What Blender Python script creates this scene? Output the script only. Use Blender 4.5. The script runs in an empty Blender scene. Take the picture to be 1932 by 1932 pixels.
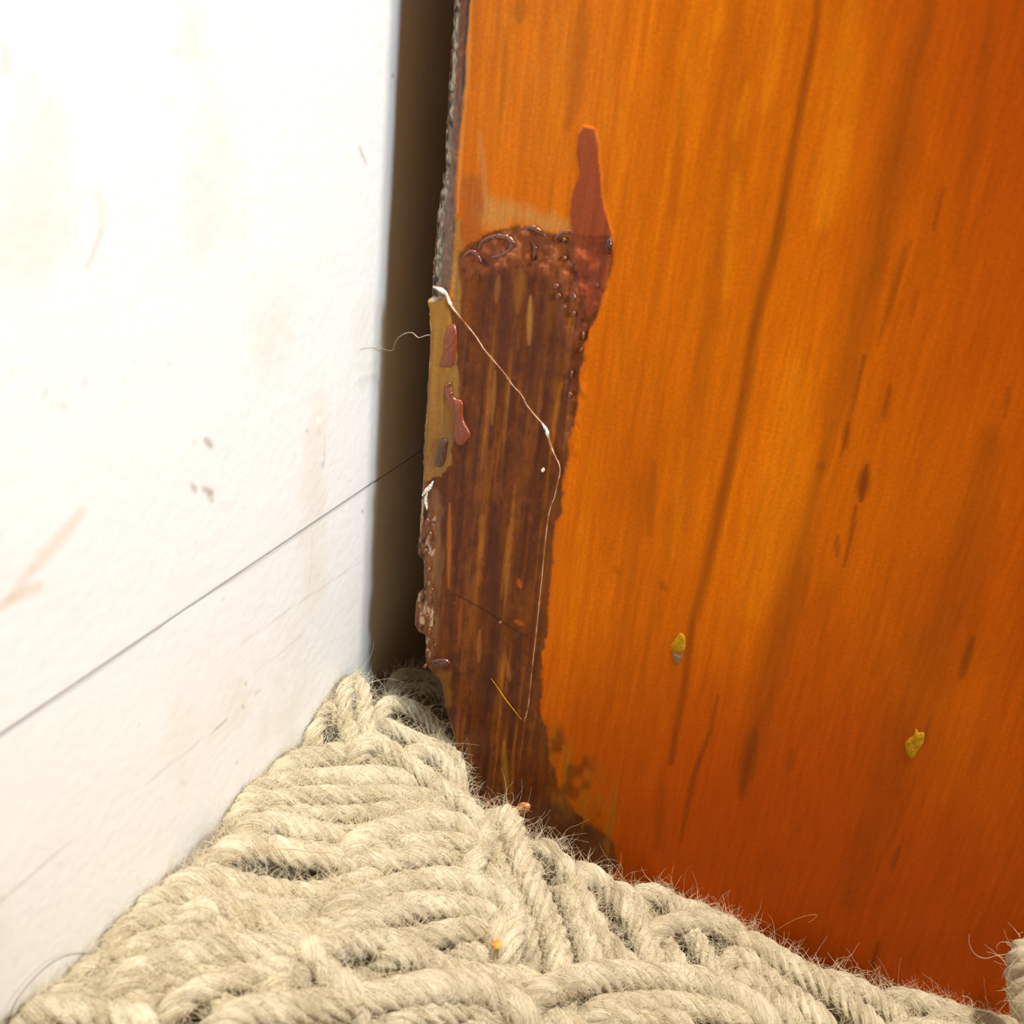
import bpy, math, random
import numpy as np
from mathutils import Matrix, Vector

random.seed(7)
rng = np.random.default_rng(11)
sc = bpy.context.scene
col = sc.collection

# ------------------------------------------------------------------ camera
F = 1850.0
def nrm(v): return v / np.linalg.norm(v)
_D = nrm(np.array([500 - 966, 5200 - 966, F]))
_V = np.array([1700 - 966, 232 - 966, F])
_Y = nrm(_V - _D * (_V @ _D))
_X = np.cross(_Y, -_D)
R = np.array([_X, _Y, -_D])            # rows are the world axes seen in camera space (right, down, forward)
GAP = 0.015
def ray(u, v): return R @ np.array([u - 966.0, v - 966.0, F])
CAM = np.array([GAP, 0, 0]) - ray(800, 1000) / np.linalg.norm(ray(800, 1000)) * 0.205 * np.linalg.norm(ray(800, 1000)) / np.linalg.norm(ray(800, 1000))
def hit(u, v, ax, val):
    r = ray(u, v); t = (val - CAM[ax]) / r[ax]
    return CAM + r * t
def proj(P):                            # photograph coordinates of world points (N,3)
    q = (P - CAM) @ R
    return 966 + q[:, 0] / q[:, 2] * F, 966 + q[:, 1] / q[:, 2] * F

cam_data = bpy.data.cameras.new('camera')
cam = bpy.data.objects.new('camera', cam_data); col.objects.link(cam)
right, up, fwd = R[:, 0], -R[:, 1], R[:, 2]
M = Matrix(((right[0], up[0], -fwd[0], CAM[0]), (right[1], up[1], -fwd[1], CAM[1]), (right[2], up[2], -fwd[2], CAM[2]), (0, 0, 0, 1)))
cam.matrix_world = M
cam_data.sensor_width = 36; cam_data.lens = 36 * F / 1932
cam_data.clip_start = 0.005; cam_data.clip_end = 20
cam_data.dof.use_dof = True; cam_data.dof.focus_distance = 0.205; cam_data.dof.aperture_fstop = 24
sc.camera = cam

# ------------------------------------------------------------------ world, lights, exposure
w = bpy.data.worlds.new('room_light'); sc.world = w; w.use_nodes = True
w.node_tree.nodes['Background'].inputs[0].default_value = (1.0, 0.50, 0.13, 1)
w.node_tree.nodes['Background'].inputs[1].default_value = 0.17
def area(name, loc, tgt, size, power, color):
    l = bpy.data.lights.new(name, 'AREA'); l.shape = 'DISK'; l.size = size; l.energy = power; l.color = color
    o = bpy.data.objects.new(name, l); col.objects.link(o); o.location = loc
    o.rotation_euler = (Vector(tgt) - Vector(loc)).to_track_quat('-Z', 'Y').to_euler()
    return o
def spot(name, loc, tgt, power, color, angle, blend, radius):
    l = bpy.data.lights.new(name, 'SPOT'); l.energy = power; l.color = color; l.spot_size = math.radians(angle); l.spot_blend = blend; l.shadow_soft_size = radius
    o = bpy.data.objects.new(name, l); col.objects.link(o); o.location = loc
    o.rotation_euler = (Vector(tgt) - Vector(loc)).to_track_quat('-Z', 'Y').to_euler(); return o
spot('added_warm_spot', (0.50, -0.10, 0.215), (-0.02, -0.05, 0.065), 4.6, (1.0, 0.96, 0.90), 40, 0.85, 0.048)  # unseen warm spot added as main light; cone shaped to dim lower wood
area('added_rug_fill', (0.22, -0.075, 1.10), (0.07, -0.05, -0.06), 0.08, 21.0, (1.0, 0.93, 0.79))  # overhead disk added to brighten the rug, no such source in view
spot('added_cool_spot', (0.80, -0.34, 0.42), (0.01, 0.0, 0.165), 21.5, (0.66, 0.83, 1.0), 35, 0.85, 0.06)  # cool spot added in place of daylight; cone leaves lower right wood dim
sc.view_settings.view_transform = 'Standard'; sc.view_settings.look = 'None'
sc.view_settings.gamma = 1; sc.view_settings.use_curve_mapping = False
sc.view_settings.exposure = 0.0

# ------------------------------------------------------------------ helpers
def tag(o, label=None, cat=None, group=None, kind=None):
    if label: o['label'] = label
    if cat: o['category'] = cat
    if group: o['group'] = group
    if kind: o['kind'] = kind
    return o
def mesh_obj(name, verts, faces, mat, parent=None, smooth=True, attrs=None):
    """verts (N,3), faces: (M,4) or (M,3) int array, or list"""
    me = bpy.data.meshes.new(name)
    verts = np.asarray(verts, dtype=np.float32)
    if isinstance(faces, np.ndarray):
        n, k = faces.shape
        me.vertices.add(len(verts)); me.vertices.foreach_set('co', verts.ravel())
        me.loops.add(n * k); me.loops.foreach_set('vertex_index', faces.astype(np.int32).ravel())
        me.polygons.add(n)
        me.polygons.foreach_set('loop_start', np.arange(0, n * k, k, dtype=np.int32))
        me.polygons.foreach_set('loop_total', np.full(n, k, dtype=np.int32))
        me.update(calc_edges=True); me.validate()
    else:
        me.from_pydata([tuple(map(float, v)) for v in verts], [], faces); me.update()
    if smooth: me.polygons.foreach_set('use_smooth', np.ones(len(me.polygons), dtype=bool))
    for an, (ty, data) in (attrs or {}).items():
        a = me.attributes.new(an, ty, 'POINT')
        a.data.foreach_set({'FLOAT_COLOR': 'color', 'FLOAT_VECTOR': 'vector', 'FLOAT': 'value'}[ty], np.asarray(data, dtype=np.float32).ravel())
    me.materials.append(mat)
    o = bpy.data.objects.new(name, me); col.objects.link(o)
    if parent: o.parent = parent
    return o
def empty(name, loc):
    o = bpy.data.objects.new(name, None); col.objects.link(o); o.location = loc; o.empty_display_size = 0.01
    return o
def lin(c): 
    c = np.asarray(c, dtype=float) / 255
    return np.where(c <= 0.04045, c / 12.92, ((c + 0.055) / 1.055) ** 2.4)

def vnoise(x, y, seed=0):
    xi = np.floor(x).astype(np.int64); yi = np.floor(y).astype(np.int64)
    fx = x - xi; fy = y - yi
    fx = fx * fx * (3 - 2 * fx); fy = fy * fy * (3 - 2 * fy)
    def h(a, b):
        n = (a * 374761393 + b * 668265263 + seed * 982451653) & 0xffffffff
        n = ((n ^ (n >> 13)) * 1274126177) & 0xffffffff
        n = n ^ (n >> 16)
        return (n & 0xffff) / 65535.0
    return (h(xi, yi) * (1 - fx) + h(xi + 1, yi) * fx) * (1 - fy) + (h(xi, yi + 1) * (1 - fx) + h(xi + 1, yi + 1) * fx) * fy
def fbm(x, y, o=4, seed=0):
    s = 0; a = 0.5; t = 0
    for i in range(o):
        s = s + a * vnoise(x * 2 ** i + 17.3 * i, y * 2 ** i + 9.1 * i, seed + i); t += a; a *= 0.55
    return s / t
def sstep(a, b, x):
    t = np.clip((x - a) / (b - a), 0, 1); return t * t * (3 - 2 * t)
def poly_mask(px, py, poly, soft=4.0):
    """signed-distance mask of a polygon, 1 inside"""
    poly = np.asarray(poly, dtype=float)
    lo = poly.min(0) - 4 * soft - 20; hi = poly.max(0) + 4 * soft + 20
    out = np.zeros(px.shape); sel = (px > lo[0]) & (px < hi[0]) & (py > lo[1]) & (py < hi[1])
    if not sel.any(): return out
    x = px[sel]; y = py[sel]; inside = np.zeros(x.shape, bool); d = np.full(x.shape, 1e9)
    for i in range(len(poly)):
        a = poly[i]; b = poly[(i + 1) % len(poly)]
        c = (a[1] > y) != (b[1] > y)
        with np.errstate(divide='ignore', invalid='ignore'):
            xc = (b[0] - a[0]) * (y - a[1]) / (b[1] - a[1] + 1e-12) + a[0]
        inside ^= c & (x < xc)
        ab = b - a; t = np.clip(((x - a[0]) * ab[0] + (y - a[1]) * ab[1]) / (ab @ ab + 1e-9), 0, 1)
        d = np.minimum(d, np.hypot(x - a[0] - t * ab[0], y - a[1] - t * ab[1]))
    sd = np.where(inside, d, -d)
    out[sel] = sstep(-soft, soft, sd)
    return out
def line_mask(px, py, pts, w0, w1=None, soft=1.6):
    """1 on a polyline, width tapers from w0 in the middle to w1 at the ends"""
    pts = np.asarray(pts, dtype=float); w1 = w0 if w1 is None else w1
    L = np.r_[0, np.cumsum(np.hypot(*np.diff(pts, axis=0).T))]
    pad = w0 * soft + 5
    lo = pts.min(0) - pad; hi = pts.max(0) + pad
    out = np.zeros(px.shape); sel = (px > lo[0]) & (px < hi[0]) & (py > lo[1]) & (py < hi[1])
    if not sel.any(): return out
    x = px[sel]; y = py[sel]; best = np.zeros(x.shape)
    for i in range(len(pts) - 1):
        a, b = pts[i], pts[i + 1]; ab = b - a
        t = np.clip(((x - a[0]) * ab[0] + (y - a[1]) * ab[1]) / (ab @ ab + 1e-9), 0, 1)
        d = np.hypot(x - a[0] - t * ab[0], y - a[1] - t * ab[1])
        s = (L[i] + t * (L[i + 1] - L[i])) / L[-1]
        ww = w1 + (w0 - w1) * np.sin(np.pi * s)
        best = np.maximum(best, 1 - sstep(ww * 0.25, ww * soft, d))
    out[sel] = best
    return out

# ------------------------------------------------------------------ materials
def new_mat(name):
    m = bpy.data.materials.new(name); m.use_nodes = True
    nt = m.node_tree; b = nt.nodes['Principled BSDF']
    return m, nt, b
def plain(name, color, rough=0.6, bump=0, bscale=900, spec=0.5, coat=0):
    m, nt, b = new_mat(name)
    tc = nt.nodes.new('ShaderNodeTexCoord'); nz = nt.nodes.new('ShaderNodeTexNoise'); nz.inputs['Scale'].default_value = bscale; nz.inputs['Detail'].default_value = 4
    nt.links.new(tc.outputs['Object'], nz.inputs['Vector'])
    cr = nt.nodes.new('ShaderNodeMix'); cr.data_type = 'RGBA'
    cr.inputs['A'].default_value = (*[c * 0.8 for c in color], 1); cr.inputs['B'].default_value = (*[min(1, c * 1.15) for c in color], 1)
    nt.links.new(nz.outputs['Fac'], cr.inputs['Factor']); nt.links.new(cr.outputs['Result'], b.inputs['Base Color'])
    b.inputs['Roughness'].default_value = rough; b.inputs['Specular IOR Level'].default_value = spec; b.inputs['Coat Weight'].default_value = coat
    if bump:
        bp = nt.nodes.new('ShaderNodeBump'); bp.inputs['Strength'].default_value = bump; bp.inputs['Distance'].default_value = 0.0003
        nt.links.new(nz.outputs['Fac'], bp.inputs['Height']); nt.links.new(bp.outputs['Normal'], b.inputs['Normal'])
    return m

# painted white board: attribute colour (dirt marks) + orange peel bump
def wall_material(name):
    m, nt, b = new_mat(name); N = nt.nodes; L = nt.links
    at = N.new('ShaderNodeAttribute'); at.attribute_name = 'Col'; L.new(at.outputs['Color'], b.inputs['Base Color'])
    tc = N.new('ShaderNodeTexCoord')
    n1 = N.new('ShaderNodeTexNoise'); n1.inputs['Scale'].default_value = 420; n1.inputs['Detail'].default_value = 3; n1.inputs['Roughness'].default_value = 0.45
    L.new(tc.outputs['Object'], n1.inputs['Vector'])
    bp = N.new('ShaderNodeBump'); bp.inputs['Strength'].default_value = 0.35; bp.inputs['Distance'].default_value = 0.0003
    L.new(n1.outputs['Fac'], bp.inputs['Height']); L.new(bp.outputs['Normal'], b.inputs['Normal'])
    b.inputs['Roughness'].default_value = 0.42; b.inputs['Specular IOR Level'].default_value = 0.35
    return m
M_wall = wall_material('white_painted_board')
M_dark = plain('dark_gap', (0.03, 0.026, 0.022), 0.9)
M_floor = plain('floor_boards', (0.30, 0.22, 0.14), 0.6, 0.1, 60)

def wood_material():
    m, nt, b = new_mat('orange_stained_wood'); N = nt.nodes; L = nt.links
    at = N.new('ShaderNodeAttribute'); at.attribute_name = 'Col'
    ar = N.new('ShaderNodeAttribute'); ar.attribute_name = 'Wear'     # 0 smooth varnish, 1 gluey wood
    tc = N.new('ShaderNodeTexCoord')
    mp = N.new('ShaderNodeMapping'); mp.inputs['Scale'].default_value = (950, 950, 80); L.new(tc.outputs['Object'], mp.inputs['Vector'])
    n1 = N.new('ShaderNodeTexNoise'); n1.inputs['Scale'].default_value = 1; n1.inputs['Detail'].default_value = 4; n1.inputs['Roughness'].default_value = 0.6
    L.new(mp.outputs['Vector'], n1.inputs['Vector'])
    n2 = N.new('ShaderNodeTexNoise'); n2.inputs['Scale'].default_value = 1700; n2.inputs['Detail'].default_value = 3
    L.new(tc.outputs['Object'], n2.inputs['Vector'])
    mr = N.new('ShaderNodeMapRange'); mr.inputs['From Min'].default_value = 0.3; mr.inputs['From Max'].default_value = 0.7
    mr.inputs['To Min'].default_value = 0.88; mr.inputs['To Max'].default_value = 1.14; L.new(n1.outputs['Fac'], mr.inputs['Value'])
    mr2 = N.new('ShaderNodeMapRange'); mr2.inputs['From Min'].default_value = 0.3; mr2.inputs['From Max'].default_value = 0.7
    mr2.inputs['To Min'].default_value = 0.90; mr2.inputs['To Max'].default_value = 1.10; L.new(n2.outputs['Fac'], mr2.inputs['Value'])
    mu = N.new('ShaderNodeMath'); mu.operation = 'MULTIPLY'; L.new(mr.outputs[0], mu.inputs[0]); L.new(mr2.outputs[0], mu.inputs[1])
    vm = N.new('ShaderNodeVectorMath'); vm.operation = 'SCALE'; L.new(at.outputs['Color'], vm.inputs[0]); L.new(mu.outputs[0], vm.inputs['Scale'])
    L.new(vm.outputs['Vector'], b.inputs['Base Color'])
    rr = N.new('ShaderNodeMapRange'); rr.inputs['To Min'].default_value = 0.46; rr.inputs['To Max'].default_value = 0.30; L.new(ar.outputs['Fac'], rr.inputs['Value'])
    L.new(rr.outputs[0], b.inputs['Roughness'])
    b.inputs['Specular IOR Level'].default_value = 0.08
    sp = N.new('ShaderNodeMapRange'); sp.inputs['To Min'].default_value = 0.08; sp.inputs['To Max'].default_value = 0.2; L.new(ar.outputs['Fac'], sp.inputs['Value']); L.new(sp.outputs[0], b.inputs['Specular IOR Level'])
    bs = N.new('ShaderNodeMapRange'); bs.inputs['To Min'].default_value = 0.035; bs.inputs['To Max'].default_value = 0.55; L.new(ar.outputs['Fac'], bs.inputs['Value'])
    bp = N.new('ShaderNodeBump'); bp.inputs['Distance'].default_value = 0.0003; L.new(bs.outputs[0], bp.inputs['Strength'])
    L.new(n1.outputs['Fac'], bp.inputs['Height']); L.new(bp.outputs['Normal'], b.inputs['Normal'])
    return m
M_wood = wood_material()
M_core = plain('grey_board_core', (0.10, 0.085, 0.065), 0.75, 0.9, 2200)
M_crack = plain('pale_splintered_edge', (0.72, 0.60, 0.46), 0.30, 0.5, 2500, spec=0.8)
def crack_material():
    m, nt, b = new_mat('patchy_split_edge'); N = nt.nodes; L = nt.links
    tc = N.new('ShaderNodeTexCoord'); n = N.new('ShaderNodeTexNoise'); n.inputs['Scale'].default_value = 260; n.inputs['Detail'].default_value = 4; L.new(tc.outputs['Object'], n.inputs['Vector'])
    r = N.new('ShaderNodeMapRange'); r.inputs['From Min'].default_value = 0.42; r.inputs['From Max'].default_value = 0.62; L.new(n.outputs['Fac'], r.inputs['Value'])
    x = N.new('ShaderNodeMix'); x.data_type = 'RGBA'; x.inputs['A'].default_value = (0.30, 0.13, 0.045, 1); x.inputs['B'].default_value = (0.78, 0.66, 0.52, 1)
    L.new(r.outputs[0], x.inputs['Factor']); L.new(x.outputs['Result'], b.inputs['Base Color']); b.inputs['Roughness'].default_value = 0.3
    return m
M_split = crack_material()
M_crackw = plain('whitened_splinter', (0.85, 0.82, 0.76), 0.35, 0.4, 2500, spec=0.8)
M_chip = plain('raw_yellow_wood', (0.46, 0.235, 0.008), 0.8, 0.8, 1500, spec=0.1)
M_chipd = plain('torn_fibre', (0.26, 0.15, 0.08), 0.8, 0.8, 1500, spec=0.1)
M_glue = plain('red_brown_filler', (0.22, 0.042, 0.012), 0.25, 0.5, 900, spec=0.7)
M_glued = plain('dark_filler', (0.065, 0.014, 0.008), 0.2, 0.5, 900, spec=0.8)
M_hair = plain('pale_fibre', (0.55, 0.47, 0.38), 0.5)
M_hairb = plain('brown_fibre', (0.42, 0.22, 0.08), 0.5)
M_haird = plain('grey_hair', (0.12, 0.09, 0.07), 0.4)

def wool_material(name, c0, c1):
    m, nt, b = new_mat(name); N = nt.nodes; L = nt.links
    at = N.new('ShaderNodeAttribute'); at.attribute_name = 'yarn'
    mp = N.new('ShaderNodeMapping'); mp.inputs['Scale'].default_value = (260, 3400, 3400); L.new(at.outputs['Vector'], mp.inputs['Vector'])
    n1 = N.new('ShaderNodeTexNoise'); n1.inputs['Scale'].default_value = 1; n1.inputs['Detail'].default_value = 5; n1.inputs['Roughness'].default_value = 0.65
    n1.inputs['Distortion'].default_value = 0.6
    L.new(mp.outputs['Vector'], n1.inputs['Vector'])
    n2 = N.new('ShaderNodeTexNoise'); n2.inputs['Scale'].default_value = 160; n2.inputs['Detail'].default_value = 2; L.new(at.outputs['Vector'], n2.inputs['Vector'])
    ad = N.new('ShaderNodeMath'); ad.operation = 'ADD'; L.new(n1.outputs['Fac'], ad.inputs[0]); L.new(n2.outputs['Fac'], ad.inputs[1])
    mr = N.new('ShaderNodeMapRange'); mr.inputs['From Min'].default_value = 0.7; mr.inputs['From Max'].default_value = 1.25; L.new(ad.outputs[0], mr.inputs['Value'])
    mx = N.new('ShaderNodeMix'); mx.data_type = 'RGBA'; mx.inputs['A'].default_value = (*c0, 1); mx.inputs['B'].default_value = (*c1, 1)
    L.new(mr.outputs[0], mx.inputs['Factor']); L.new(mx.outputs['Result'], b.inputs['Base Color'])
    b.inputs['Roughness'].default_value = 0.8; b.inputs['Specular IOR Level'].default_value = 0.2
    b.inputs['Sheen Weight'].default_value = 0.25; b.inputs['Sheen Roughness'].default_value = 0.5
    bp = N.new('ShaderNodeBump'); bp.inputs['Strength'].default_value = 1.0; bp.inputs['Distance'].default_value = 0.0007
    L.new(n1.outputs['Fac'], bp.inputs['Height']); L.new(bp.outputs['Normal'], b.inputs['Normal'])
    return m
M_wool = wool_material('cream_wool', (0.46, 0.36, 0.20), (0.92, 0.83, 0.62))
M_fuzz = plain('wool_fuzz', (0.78, 0.68, 0.48), 0.6)

# ------------------------------------------------------------------ the setting
def box(name, lo, hi, mat, parent=None):
    x0, y0, z0 = lo; x1, y1, z1 = hi
    v = [(x0, y0, z0), (x1, y0, z0), (x1, y1, z0), (x0, y1, z0), (x0, y0, z1), (x1, y0, z1), (x1, y1, z1), (x0, y1, z1)]
    f = [(0, 3, 2, 1), (4, 5, 6, 7), (0, 1, 5, 4), (1, 2, 6, 5), (2, 3, 7, 6), (3, 0, 4, 7)]
    return mesh_obj(name, v, f, mat, parent, smooth=False)
FLOOR_Z = -0.092
SEAM_Z = (hit(0, 1360, 0, 0)[2] + hit(790, 868, 0, 0)[2]) / 2

def edges(a, segs):
    out = [a]
    for b, step in segs:
        n = max(1, int(round((b - out[-1]) / step))); out += list(np.linspace(out[-1], b, n + 1)[1:])
    return np.array(out)
def slab_grid(name, ys, zs, surf, thick, mat, colfn):
    """front face (x = surf(y,z)) grid facing +x closed by a back at x=-thick"""
    Yg, Zg = np.meshgrid(ys, zs); ny, nz = len(ys), len(zs)
    X = surf(Yg, Zg); V = np.stack([X, Yg, Zg], -1).reshape(-1, 3)
    idx = np.arange(ny * nz).reshape(nz, ny)
    q = np.stack([idx[:-1, :-1], idx[:-1, 1:], idx[1:, 1:], idx[1:, :-1]], -1).reshape(-1, 4)
    ring = np.concatenate([idx[0, :], idx[1:, -1], idx[-1, -2::-1], idx[-2:0:-1, 0]])
    n0 = len(V); B = V[ring].copy(); B[:, 0] = -thick
    V = np.vstack([V, B]); k = len(ring); j = np.arange(k)
    side = np.stack([ring, n0 + j, n0 + (j + 1) % k, ring[(j + 1) % k]], -1)
    C = colfn(V)
    o = mesh_obj(name, V, np.vstack([q, side]), mat, attrs={'Col': ('FLOAT_COLOR', np.c_[C, np.ones(len(C))])})
    return o
def wall_col(V):
    u, v = proj(V)
    back = ((V - CAM) @ R)[:, 2] < 0.02
    u = np.where(back, -9999, u); v = np.where(back, -9999, v)
    c = np.tile(np.array([0.80, 0.80, 0.785]), (len(V), 1))
    # faint dirt clouds
    n = fbm(V[:, 1] * 60, V[:, 2] * 45, 4, 5)
    c *= (1 - 0.10 * sstep(0.55, 0.85, n))[:, None] ** np.array([0.6, 0.9, 1.5])
    def mark(m, rgb, a):
        nonlocal c
        m = (m * a)[:, None]; c = c * (1 - m) + np.array(rgb) * m
    tan = (0.62, 0.50, 0.36); grey = (0.34, 0.30, 0.25)
    for pts, w0, a, cc in [
        ([(155, 965), (110, 1020), (60, 1075)], 13, 0.42, tan), ([(75, 1105), (30, 1125), (-10, 1150)], 12, 0.48, tan), ([(60, 1075), (20, 1130)], 12, 0.35, tan),
        ([(185, 365), (192, 400), (190, 440)], 11, 0.30, tan), ([(190, 440), (175, 480), (165, 505)], 5, 0.32, grey), ([(10, 90), (12, 135)], 12, 0.26, grey),
        ([(328, 105), (338, 90)], 5, 0.25, grey), ([(320, 205), (325, 190)], 14, 0.12, grey), ([(678, 278), (690, 307)], 3.0, 0.5, grey),
        ([(388, 829), (399, 843)], 6.5, 0.72, grey), ([(365, 832), (370, 836)], 4, 0.25, grey), ([(363, 915), (368, 925)], 6, 0.66, grey), ([(385, 922), (400, 930)], 7, 0.75, grey),
        ([(394, 932), (401, 947)], 5, 0.5, grey), ([(578, 812), (582, 814)], 3, 0.5, grey), ([(608, 838), (609, 862)], 2.4, 0.5, tan), ([(368, 1026), (371, 1028)], 3.5, .3, grey), ([(335, 1043), (338, 1040)], 3.5, .3, grey),
        ([(318, 682), (320, 690)], 6, .2, grey), ([(85, 750), (90, 735)], 8, .2, grey), ([(120, 762), (121, 770)], 6, .3, grey), ([(155, 718), (160, 724)], 7, .22, grey), ([(250, 680), (260, 675)], 5, .18, grey),
        ([(741, 142), (742, 143)], 3.5, 0.7, grey),
        # lower board
        ([(462, 1288), (465, 1291)], 2.8, 0.6, grey), ([(457, 1332), (460, 1335)], 3, 0.6, grey), ([(683, 963), (684, 967)], 2.4, .7, grey), ([(420, 1129), (422, 1132)], 2.4, .5, grey),
        ([(480, 1310), (490, 1302)], 2.5, .35, grey), ([(405, 1377), (428, 1358)], 1.8, .5, grey), ([(262, 1367), (264, 1369)], 3, .4, grey), ([(445, 1438), (448, 1440)], 2.5, .4, grey),
        ([(250, 1500), (350, 1420), (440, 1350)], 1.6, .28, grey), ([(455, 1215), (560, 1140), (680, 1060)], 1.6, .25, grey), ([(480, 1270), (580, 1190)], 1.5, .22, grey),
        ([(0, 1702), (40, 1668), (110, 1608)], 2.2, .30, grey), ([(110, 1608), (150, 1575)], 1.6, .2, grey), ([(0, 1697), (8, 1692)], 3.5, .5, grey), ([(108, 1629), (118, 1632)], 4, .38, tan),
        ([(590, 1000), (585, 1110)], 2.5, .16, tan), ([(415, 1108), (425, 1100), (500, 1062)], 5, .16, tan), ([(340, 1475), (350, 1478)], 2.5, .35, grey), ([(25, 1820), (30, 1810)], 6, .12, grey), ([(520, 1167), (527, 1165)], 4, .2, tan)]:
        mark(line_mask(u, v, pts, w0, w0 * 0.7), cc, a)
    return np.clip(c, 0, 1)
ys = edges(-0.45, [(-0.13, 0.02), (0.035, 0.00045), (0.30, 0.02)])
zs_up = edges(SEAM_Z + 0.0001, [(SEAM_Z + 0.0007, 0.0001), (0.16, 0.00055), (0.45, 0.02)])
zs_lo = edges(FLOOR_Z, [(-0.06, 0.008), (SEAM_Z - 0.0007, 0.00055), (SEAM_Z - 0.0002, 0.0001)])
def surf_up(Y, Z):
    x = -0.0002 * np.clip(1 - (Z - SEAM_Z - 0.0002) / 0.0004, 0, 1) ** 2
    u, v = proj(np.stack([np.zeros(Y.size), Y.ravel(), Z.ravel()], -1)); ok = Y.ravel() > -0.16
    m = line_mask(np.where(ok, u, -9e3), v, [(600, 793), (603, 805), (607, 820), (608, 872)], 3, 2.4).reshape(Y.shape)
    return x + 0.0003 * m + 0.00015 * fbm(Y * 70, Z * 70, 2, 3)
def surf_lo(Y, Z):
    return -0.0002 + 0.00015 * fbm(Y * 70, Z * 70, 2, 8)
tag(slab_grid('wall_left', ys, zs_up, surf_up, 0.018, M_wall, wall_col), 'white painted upper wall board with a few grey smudges', 'wall', kind='structure')
tag(slab_grid('baseboard_left', ys, zs_lo, surf_lo, 0.018, M_wall, wall_col), 'white painted baseboard below the thin dark joint', 'baseboard', kind='structure')
tag(box('wall_back', (-0.03, 0.30, FLOOR_Z), (0.60, 0.32, 0.45), plain('shaded_wall', (0.55, 0.42, 0.26), 0.7, 0.1, 60)), kind='structure')
tag(box('trim_1', (-0.03, -0.45, FLOOR_Z), (-0.0181, 0.30, 0.45), M_dark), kind='structure')
tag(box('trim_2', (-0.018, -0.45, SEAM_Z - 0.0003), (-0.0003, 0.30, SEAM_Z + 0.0003), plain('dusty_joint', (0.20, 0.185, 0.155), 0.9)), kind='structure')
tag(box('floor', (-0.03, -0.60, FLOOR_Z - 0.02), (0.60, 0.32, FLOOR_Z), M_floor), kind='structure')

# ------------------------------------------------------------------ wooden cabinet: side board with damaged corner
PT = 0.018
OUTL = [(853, -120), (848, 0), (843, 90), (838, 150), (834, 230), (832, 270), (831, 322), (826, 330), (827, 352), (822, 362), (821, 392), (816, 400), (815, 440), (811, 480), (808, 545),
        (807, 600), (805, 660), (800, 740), (797, 800), (793, 850), (791, 900), (788, 960), (784, 1010), (781, 1048), (792, 1060), (793, 1112), (791, 1117), (781, 1124), (777, 1150), (775, 1182),
        (783, 1195), (795, 1199), (797, 1222), (795, 1240), (799, 1258), (808, 1272), (819, 1283), (828, 1300), (830, 1322), (836, 1350), (848, 1390), (860, 1440), (872, 1475), (884, 1500), (903, 1525), (935, 1560), (960, 1640), (975, 1740)]
OL = np.array([hit(u, v, 1, 0)[[0, 2]] for u, v in OUTL])
def left_x(z):
    o = np.argsort(OL[:, 1]); return np.interp(z, OL[o, 1], OL[o, 0])
zs = edges(FLOOR_Z + 0.001, [(-0.068, 0.0006), (0.106, 0.00022), (0.30, 0.006)])
tt = edges(0.0, [(0.0375, 0.00022), (0.135, 0.00055), (0.36, 0.006)])
Tg, Zg = np.meshgrid(tt, zs)
jag = (fbm(Zg[:, 0] * 900, Zg[:, 0] * 0 + 3.3, 3, 4) - 0.5) * 0.0009
Xl = left_x(zs) + jag * np.where(zs < 0.055, 1.0, 0.55)
Xg = Xl[:, None] + Tg * (1 - 0 * Tg)
# keep the right end straight: blend the outline offset away with distance
Xg = Tg + Xl[:, None] * (1 - sstep(0.02, 0.12, Tg)) + 0.014 * sstep(0.02, 0.12, Tg)
P = np.stack([Xg, np.zeros_like(Xg), Zg], -1).reshape(-1, 3)
U, Vv = proj(P); x = P[:, 0]; z = P[:, 2]; T = Tg.ravel()

# --- colour of the varnished face (linear albedo); streaks run up the board
def mix(c, m, rgb):
    m = np.clip(m, 0, 1)[:, None]; return c * (1 - m) + np.asarray(rgb) * m
warp = 0.0015 * (fbm(x * 25, z * 9, 2, 21) - 0.5)
g1 = fbm((x + warp) * 260, z * 7, 3, 1); g2 = fbm((x + warp) * 900, z * 22, 3, 2); g3 = fbm((x + warp) * 90, z * 4, 2, 3)
base = np.tile(np.array([0.60, 0.138, 0.0010]), (len(P), 1))
base = mix(base, sstep(0.4, 0.75, g3) * 0.55, (0.69, 0.158, 0.0010))
base = mix(base, sstep(0.45, 0.8, g1) * 0.40, (0.40, 0.090, 0.002))
base = mix(base, sstep(0.50, 0.8, g2) * 0.30 * (1 - sstep(0.05, 0.11, x)), (0.38, 0.085, 0.002))
base = mix(base, sstep(0.55, 0.8, 1 - g2) * 0.28 * (1 - sstep(0.05, 0.11, x)), (0.76, 0.235, 0.0015))
# redder stain to the right and low, with shade painted into it (blotchy)
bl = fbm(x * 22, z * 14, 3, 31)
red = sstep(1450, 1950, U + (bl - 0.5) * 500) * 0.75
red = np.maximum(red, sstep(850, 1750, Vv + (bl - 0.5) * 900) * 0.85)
base = mix(base, red, (0.40, 0.055, 0.0008))
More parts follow.
